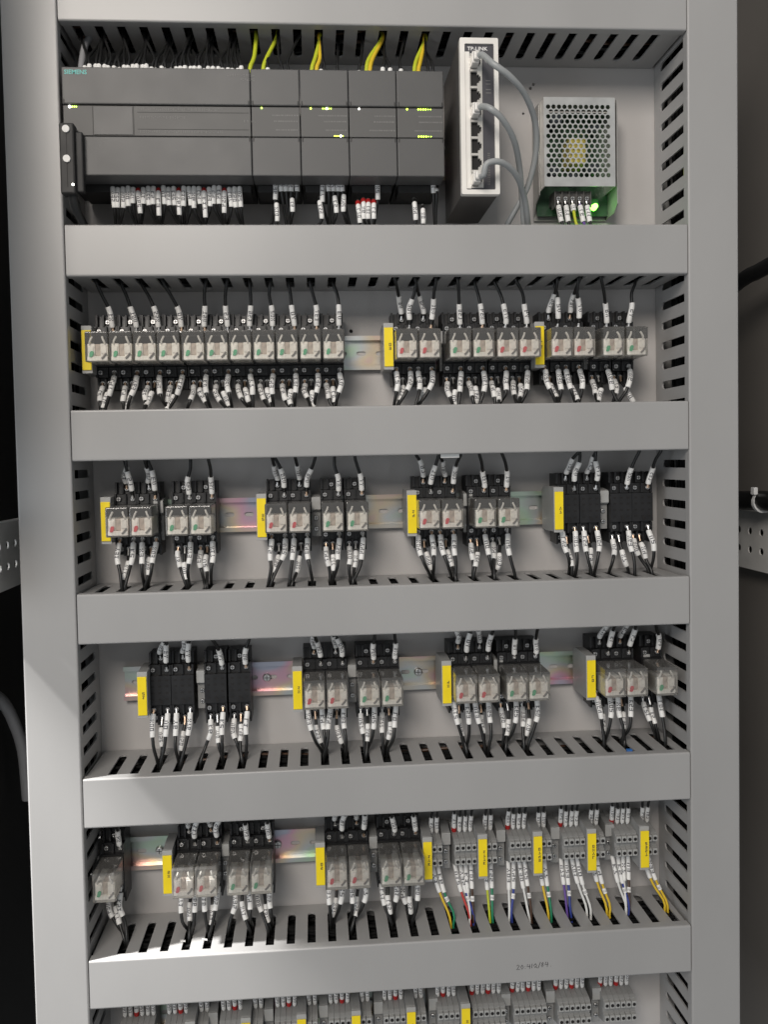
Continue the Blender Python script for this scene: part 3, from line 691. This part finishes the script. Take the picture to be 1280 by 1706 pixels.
# bus connector plugged into the controller
cx0, cz1 = W(97, 204, 98); cx1, cz0 = W(126, 323, 98)
bc = thing('bus_connector', 'black two-screw bus connector plugged into the controller corner', 'connector', (cx0, 0, cz0))
bw, bh = cx1 - cx0, cz1 - cz0
MB().box(0, bw, 86.5, 98, 0, bh, 0, 1.6).build('shell', 'blackmat', bc)
MB().box(1, bw + 6, 86.4, 93, 3, bh - 6, 0, 1.2).build('inner_shell', 'plcdark', bc)
MB().box(bw * .48, bw * .52, 98.0, 98.15, 6, bh - 3).build('seam', 'void', bc)
for z in (bh - 6, bh - 32):
    s = MB(); s.cyl((bw * .5, 97.8, z), 3.2, 1.6, 'h', 14); s.build('thumb_screw', 'whiteprint', bc)
MB().cyl((bw - 2, 97.8, 8), 1.1, .5, 'h', 8).build('indicator_lamp', 'ledwhite', bc)
ctrl = [(cx0 + 8, 90, cz0 + 2), (cx0 + 9, 84, cz0 - 10), (cx0 + 15, 62, cz0 - 26), (cx0 + 20, 50, ZT[2] - 6)]
MB().tube(spline(ctrl), 4, 10).build('bus_cable', 'wire', None, False); o = bpy.data.objects['bus_cable']; tag(o, 'thick black cable dropping from the bus connector into the duct', 'cable')
ctrl = [(W(136, 108, 70)[0], 70, zt0 + .5), (W(136, 100, 66)[0], 68, zt0 + 7), (W(139, 75, 56)[0], 52, W(139, 75, 56)[1]), (W(149, 50, 46)[0], 45, ZB1 + 3), (W(152, 50, 44)[0], 42, ZB1 + 14)]
MB().tube(spline(ctrl), 3.1, 10).build('communication_cable', 'gry', None, False); tag(bpy.data.objects['communication_cable'], 'grey cable rising from the controller corner into the top duct', 'cable')
# controller top wires
rnd = random.Random(3); CNT = {}
def cnt(k): CNT[k] = CNT.get(k, 0) + 1; return nth(CNT[k])
def plc_top(px, col, lab, grp, sleeve=True, r=1.35):
    x, _ = W(px, 106, 72); sx = nearest(SLOT[1], x) + rnd.uniform(-2.5, 2.5); hgt = rnd.uniform(5.5, 9.5)
    wire('controller_wire', lab, grp, [(x, 72, zt0 + .6), (x, 71, zt0 + 9), (x + rnd.uniform(-3, 3), 66, zt0 + 19), (sx, rnd.uniform(38, 56), ZB1 + 1), (sx, 42, ZB1 + 14)], r=r, col=col, lug=0,
         sl=(.5, hgt - .5) if sleeve else None, sr=2.2, text='  ')
for k in range(34):
    plc_top(142 + k * 7.9 + rnd.uniform(-1.5, 1.5), 'wire', 'black wire with white ferrule, %s from the bus connector, atop the long controller' % nth(k + 1), 'controller top wires')
for px, c, mi in ((416, 'yg', 0), (438, 'yg', 0), (519, 'yg', 1), (527, 'ylw', 1), (610, 'yg', 2), (616, 'ylw', 2), (690, 'yg', 3), (697, 'ylw', 3)):
    nm_ = {0: 'first', 1: 'second', 2: 'third', 3: 'last'}[mi]
    x, _ = W(px, 110, 72); sx = nearest(SLOT[1], x + 10) + rnd.uniform(-1, 1)
    wire('controller_wire', '%s earth wire, %s arching from the %s expansion module into the top duct' % ('yellow green' if c == 'yg' else 'yellow', cnt('e' + nm_), nm_), 'earth wires', [(x, 72, zt0 + .6), (x + .5, 71, zt0 + 9), (x + 4, 64, zt0 + 22), (sx + 1, 52, ZB1 + 2), (sx, 44, ZB1 + 14)], r=2.0, col=c, lug=0, sl=None)
for px, mi in ((446, 0), (470, 0), (480, 0), (535, 1), (541, 1), (562, 1), (598, 2), (638, 2), (650, 2), (668, 3), (714, 3), (722, 3)):
    plc_top(px, 'wire', 'black wire, %s rising from the top of the %s expansion module' % (cnt('t%d' % mi), ('first', 'second', 'third', 'last')[mi]), 'module top wires', sleeve=px in (446, 535, 598, 638, 650, 668))
# controller bottom wires
def plc_bot(px, py0, py1, lab, grp, collar=None, ex=None, h=60, text=None):
    x, z0 = W(px, py0, h); _, z1 = W(px, py1, h); sx = nearest(SLOT[2], x) + rnd.uniform(-2, 2); zt = ZT[2]
    wire('controller_wire', lab, grp, [(x, h - 4, z0 + 6), (x, h, z0), (x + rnd.uniform(-.8, 1.6), h, z1), (x * .5 + sx * .5, 52, (z1 + zt) / 2), (sx, 46, zt), (sx, 42, zt - 14)], r=1.45, lug=2.5, sl=(6, 6 + z0 - z1), sr=2.35, collar=collar, extra=ex, text=text)
for k in range(26):
    px = 188 + k * 8.45; red = k in (5, 9, 13, 18, 22)
    plc_bot(px, 322 if red else 313 + rnd.uniform(0, 4), (362 if red else 346) + rnd.uniform(-4, 5), '%s below the long controller, %s from the bus connector' % ('white sleeved wire with red collar' if red else 'white sleeved wire', nth(k + 1)), 'controller bottom wires ' + ('red' if red else 'plain'), collar='red' if red else None)
for px, y0, y1 in ((459, 302, 336), (468, 300, 322), (477, 300, 322), (485, 300, 322), (493, 300, 322), (461, 342, 372), (487, 334, 356)): plc_bot(px, y0, y1, 'black wire with white sleeve, %s hanging below the first expansion module' % cnt('first'), 'wires below the first module')
for px, y0, y1, rd_ in ((538, 305, 340, 0), (533, 338, 368, 0), (546, 300, 322, 0), (554, 300, 322, 0), (562, 300, 322, 0), (570, 300, 322, 0), (558, 330, 358, 0), (573, 328, 356, 0)): plc_bot(px, y0, y1, 'black wire with white sleeve, %s hanging below the second expansion module' % cnt('second'), 'wires below the second module')
for px, y0, y1, rd_ in ((597, 344, 375, 1), (606, 340, 368, 1), (614, 341, 368, 1), (623, 342, 368, 1), (629, 305, 336, 0)): plc_bot(px, y0, y1, 'black wire with white sleeve %s, %s hanging below the third expansion module' % ('and red collar' if rd_ else 'only', cnt('third')), 'wires below the third module ' + ('red' if rd_ else 'plain'), collar='red' if rd_ else None)
for px, y0, y1 in ((691, 340, 370), (705, 351, 376), (722, 303, 325), (727, 318, 322)):
    plc_bot(px, y0, y1, 'black wire with white sleeve, %s hanging below the last expansion module' % cnt('last'), 'wires below the last module')

# ------------------------------------------------------------------ network switch
HS = 100
sx0, sz1 = W(766, 63, HS); sx1, sz0 = W(833.5, 324, HS)
sw = thing('network_switch', 'narrow upright network switch with pale bezel and eight ports', 'network switch', (sx0, 0, sz0)); w = sx1 - sx0; H = sz1 - sz0
MB().box(.6, w - .6, 10, HS - 6, .6, H - .6, 0, .8).build('housing', 'switchside', sw)
MB().plate(rrect(0, w, 0, H, 1.2, 3), [rrect(4.4, w - 4, 4.2, H - 5.2, 1.2, 3)], HS - 6.2, HS).build('bezel', 'alu', sw)
zp0, zp1 = 6.2, H - 13.4; x0p, x1p = 9.2, 20.0; pitch = (zp1 - zp0) / 8
ports = []
for k in range(8):
    zc = zp0 + pitch * (k + .5); r = pitch / 2 - 1.05; ports.append(zc)
notch = lambda zc: [(x0p + .6, zc - r), (x0p + 6.8, zc - r), (x0p + 6.8, zc - 3.8), (x0p + 8.6, zc - 3.8), (x0p + 8.6, zc - 2.2), (x0p + 10, zc - 2.2), (x0p + 10, zc + 2.2), (x0p + 8.6, zc + 2.2), (x0p + 8.6, zc + 3.8), (x0p + 6.8, zc + 3.8), (x0p + 6.8, zc + r), (x0p + .6, zc + r)]
MB().plate(rrect(4.6, w - 4.2, 4.4, H - 5.4, 1, 3), [[(x0p, zp0), (x1p + .6, zp0), (x1p + .6, zp1), (x0p, zp1)]], HS - 5.9, HS - 1.6).build('faceplate', 'plate', sw)
MB().box(4.7, x0p - .2, HS - 1.5, HS - 1.0, 5.5, H - 12).build('trim_strip', 'alu', sw)
pf = MB().plate([(x0p + .1, zp0 + .1), (x1p + .5, zp0 + .1), (x1p + .5, zp1 - .1), (x0p + .1, zp1 - .1)], [notch(z) for z in ports], HS - 4, HS - 1.2).build('port_frame', 'portframe', sw)
for z in ports:
    q = MB(); q.box(x0p + .3, x1p + .4, HS - 5.85, HS - 4.3, z - r - .2, z + r + .2); q.build('port_opening', 'void', sw)
me = text_mesh('TP-LINK', 4.6, 'whiteprint'); lt_ = link('maker_lettering', me, sw); lt_.location = (.0072, -(HS - 1.5) * .001, (H - 10.6) * .001); lt_.scale = (1.12, 1, 1)
MB().cyl((w - 10, HS - 1.7, H - 19), 2.0, .6, 'h', 14).build('indicator_lamp', 'ledwhite', sw)
mb = MB(); rnd2 = random.Random(5)
for z in (H - 38, H - 41, H - 46, H - 49): mb.box(w - 11.5, w - 7.5 + rnd2.uniform(-1, 1), HS - 1.55, HS - 1.5, z, z + .7)
z = 9
while z < 38:
    d = rnd2.uniform(.8, 1.6); mb.box(w - 10.8, w - 10.2, HS - 1.55, HS - 1.5, z, z + d); mb.box(w - 9.6, w - 8.8, HS - 1.55, HS - 1.5, z + .2, z + d); mb.box(w - 10.8, w - 8.6, HS - 1.55, HS - 1.5, z, z + .35); z += d + .8
mb.build('printed_legend', 'print', sw)
# patch cables
def cable(port, pts, lab):
    z = sz0 + ports[port]; x = sx0 + x0p + 4
    t = thing('patch_cable', lab, 'cable', (x, HS, z), 'grey patch cables')
    MB().box(-3.4, 3.2, -3.9, 8, -5.4, 5.4, 0, .8).build('plug', 'clearplug', t)
    MB().box(-2.6, 3.4, 7.2, 11.5, -4.2, 4.2, 0, 1.6).build('plug_boot', 'clearplug', t)
    P = [(1, 8, -1), (4, 14, -1.5)]
    for px, py, h in pts:
        a_, b_ = W(px, py, h); P.append((a_ - x, h - HS, b_ - z))
    MB().tube(spline(P), 2.75, 10).build('jacket', 'cable', t, False)
cable(7, [(822, 107, 128), (850, 128, 126), (876, 160, 112), (892, 205, 92), (893, 255, 76), (880, 310, 62), (862, 345, 56), (846, 374, 52), (843, 386, 46)], 'grey patch cable from the topmost switch port, looping widest')
cable(4, [(818, 182, 124), (838, 200, 120), (857, 235, 104), (866, 280, 82), (870, 330, 64), (873, 374, 54), (873, 388, 48)], 'grey patch cable from the middle switch port')
cable(0, [(812, 273, 118), (836, 271, 116), (860, 292, 102), (874, 330, 78), (880, 373, 58), (881, 388, 50)], 'grey patch cable from the lowest switch port, arching low')

# ------------------------------------------------------------------ power supply
HP = 38
px0, pz1 = W(906, 162, HP); px1, pz0 = W(1026, 311, HP)
ps = thing('power_supply', 'silver perforated power supply with lit green lamp', 'power supply', (px0, 0, pz0)); w = px1 - px0; H = pz1 - pz0
hol = []; ph = 5.55
nr = int((H - 14) / (ph * .866))
for r_ in range(nr):
    n_ = 12 if r_ % 2 == 0 else 11
    for c_ in range(12):
        xx = w / 2 + (c_ - 5.75 + (.5 if r_ % 2 else 0)) * ph; zz = H - 9.5 - r_ * ph * .866
        if 3 < xx < w - 5: hol.append(circ(xx, zz, 2.28, 10))
cg = MB().plate(rrect(0, w, 0, H, .8, 2), hol, HP - .9, HP).build('perforated_cover', 'cage', ps)
cs = MB(); cs.box(0, .9, 8, HP - .95, 0, H); cs.box(w - .9, w, 8, HP - .95, 0, H); cs.box(.95, w - .95, 8, HP - .95, H - .9, H); cs.build('cover_sides', 'cage', ps)
ch = MB(); ch.box(-1.2, w + 4.2, 2, 3.2, -24, H + .5); ch.prism([(3.2, H), (HP - 3, H), (HP - 3, -16), (HP - 12, -23), (3.2, -23)], w + 2.8, w + 4.0, 'x'); ch.prism([(3.2, H), (HP - 14, H), (HP - 14, -4), (10, -10), (3.2, -20)], -1.4, -.3, 'x')
ch.build('chassis', 'dullsteel', ps)
MB().box(0.5, w + 2.5, 8, 9.8, -21, H - 3).build('circuit_board', 'pcb', ps)
MB().box(w * .38, w * .62, 10, 31, H * .28, H * .58, 0, 1).build('transformer', 'tape', ps)
for (xx, zz, rr, l_) in ((16, 70, 6, 18), (14, 20, 5, 17), (56, 22, 5.5, 16), (58, 64, 4.5, 15), (34, 14, 4.5, 15)):
    MB().cyl((xx, 10, zz), rr, l_, 'h', 14).build('capacitor', 'can', ps)
tb = MB(); tb.box(13, 50, 9.9, 27, -13, -1, 0, .6)
for k in range(6): tb.box(12.6 + k * 7.4, 13.8 + k * 7.4, 20, 30, -18, -2)
tb.build('terminal_strip', 'resin', ps)
for k in range(5): put(link('terminal_screw', SCREW, ps), 17 + k * 7.4, 26.2, -9)
MB().box(53, 62, 10, 20, -15, -6, 0, .6).build('trimmer', 'pcb', ps)
MB().cyl((56.5, 20, -15.5), 3.3, 6, 'h', 14, r2=2.6).build('indicator_lamp', 'ledgreen', ps)
l1 = bpy.data.lights.new('lamp_glow', 'POINT'); l1.energy = 0.003; l1.color = (.2, 1, .1); l1.shadow_soft_size = .004
lo = bpy.data.objects.new('lamp_glow', l1); COL.objects.link(lo); lo.parent = ps; lo.location = (.0595, -.030, -.0165)
for k, c in enumerate(('wire', 'wire', 'yg', 'pur', 'wire')):
    x = px0 + 17 + k * 7.4; z = pz0 - 12; sx = x + J(2)
    wire('supply_wire', ('black wire with white sleeve at the %s power supply terminal from the switch' % nth(k + 1) if c == 'wire' else ('yellow green' if c == 'yg' else 'purple') + ' wire with white sleeve leaving the power supply terminals'), 'power supply wires',
         [(x, 27, z), (x + J(.5), 30, z - 8), (x + 1 + J(1), 34, z - 20), (x + 2, 38, ZT[2] + 3), (nearest(SLOT[2], x), 40, ZT[2] - 14)], col=c, r=1.5, lug=4, sl=(5, 24) if c != 'yg' else (4, 11), sr=2.6)

# ------------------------------------------------------------------ small litter and background fittings
def bit(name, lab, cat, px, py, h, sx_, sh, sz, m, rot=0):
    x, z = W(px, py, h)
    o = MB().box(-sx_ / 2, sx_ / 2, -sh / 2, sh / 2, 0, sz, 0, min(sx_, sh, sz) * .2).build(name, m); put(o, x, h, z); o.rotation_euler = (0, rot, rot); tag(o, lab, cat)
    return o
o = bit('plastic_scrap', 'blue plastic scrap lying on the duct below the third relay row', 'scrap', 1049, 1252, 66, 5.5, 4, 3, 'bluebit'); o.location.z = ZT[5] * .001 - .0015
o = bit('label_strip', 'white label strip on the duct below the controller', 'label', 416, 372, 64, 19, 1.2, 3.6, 'sleeve'); o.location.z = ZT[2] * .001 - .001
o = bit('label_strip', 'white label strip under the plain duct', 'label', 750, 762, 70, 18, 1.2, 4, 'sleeve'); o.location.z = (ZT[3] - HC) * .001 - .0035
for px, py in ((341, 1562), (305, 1577)):
    o = bit('paper_scrap', 'small white paper scrap on the sunlit lowest duct', 'scrap', px, py, 52, 5, 3, .6, 'sleeve', .3); o['group'] = 'paper scraps'; o.location.z = ZT[6] * .001 - .0014
# perforated struts on the cabinet side walls
def strut(x, z0, z1, lab, side, pp=25, pr=4.6):
    t = thing('perforated_strut', lab, 'strut', (x, -300, z0), 'perforated cabinet struts'); hh = z1 - z0; hs = []
    for i in range(int(410 / pp)):
        for zz in (hh * .34, hh * .66): hs.append(circ(20 + i * pp, zz, pr, 12))
    MB().plate([(0, 0), (440, 0), (440, hh), (0, hh)], hs, 0, 1.6, 'x').build('web', 'railsteel', t)
    q = MB(); q.box(-12 * side if side > 0 else 1.6, 0 if side > 0 else 1.6 - 12 * side, 0, 440, hh - 1.6, hh); q.box(-12 * side if side > 0 else 1.6, 0 if side > 0 else 1.6 - 12 * side, 0, 440, 0, 1.6)
    q.build('flanges', 'railsteel', t)
def Wx(px, py, x):
    d = RT @ Vector(((px - PPX) / F, (py - PPY) / F, 1.0)); t = (x - CX) / d.x
    return CH - d.y * t, CZ + d.z * t
_, za = Wx(1262, 853, 771); _, zb_ = Wx(1262, 951, 771); strut(771, zb_, za, 'perforated steel strut beside the black cable bundle with white tie', -1)
_, za = Wx(20, 868, -84); _, zb_ = Wx(20, 978, -84); strut(-84, zb_, za, 'perforated steel strut beside the vertical duct on the bus connector side', 1, 20, 3.8)
# cable bundle with white tie (above the strut) and loose cable
h_, z_ = Wx(1255, 832, 760)
cb = thing('cable_bundle', 'black cable bundle with white cable tie above the perforated strut', 'cable', (758, h_ - 200, z_ - 2))
MB().tube(spline([(0, -60, 0), (-1, 60, 1), (1, 160, -1), (0, 240, 2), (2, 380, 0)], 20), 12, 14).build('jacket', 'wire', cb, False)
hk, _ = Wx(1274, 832, 760); kk = hk - (h_ - 200)
MB().tube([(0, kk - 2.5, 0), (0, kk + 2.5, 0)], 13, 16).build('cable_tie', 'tie', cb, False); MB().box(-13, -8, kk - 4, kk + 4, 9, 18, 0, 1).build('tie_head', 'tie', cb)
h1, z1_ = Wx(1232, 470, 740); h2, z2_ = Wx(1280, 437, 740)
MB().tube(spline([(730, h1 - 90, z1_ - 30), (740, h1, z1_), (744, (h1 + h2) / 2, (z1_ + z2_) / 2), (748, h2, z2_), (752, h2 + 60, z2_ + 8)], 12), 9, 12).build('door_cable', 'wire', None, False)
tag(bpy.data.objects['door_cable'], 'thick black cable crossing the cabinet wall beside the upper duct', 'cable')
q = []
for px, py in ((-20, 1150), (5, 1170), (22, 1200), (38, 1250), (46, 1330)):
    h3, z3 = Wx(px, py, -150); q.append((-150, max(h3, -385), z3))
MB().tube(spline(q, 12), 7, 12).build('flexible_conduit', 'gry', None, False); tag(bpy.data.objects['flexible_conduit'], 'grey flexible conduit curving behind the vertical duct', 'conduit')

for p in protos + [TB]:
    assert p.name in used
for o in list(COL.objects):
    if o.parent is None and o.get('label') == 'x': print('UNUSED', o.name)
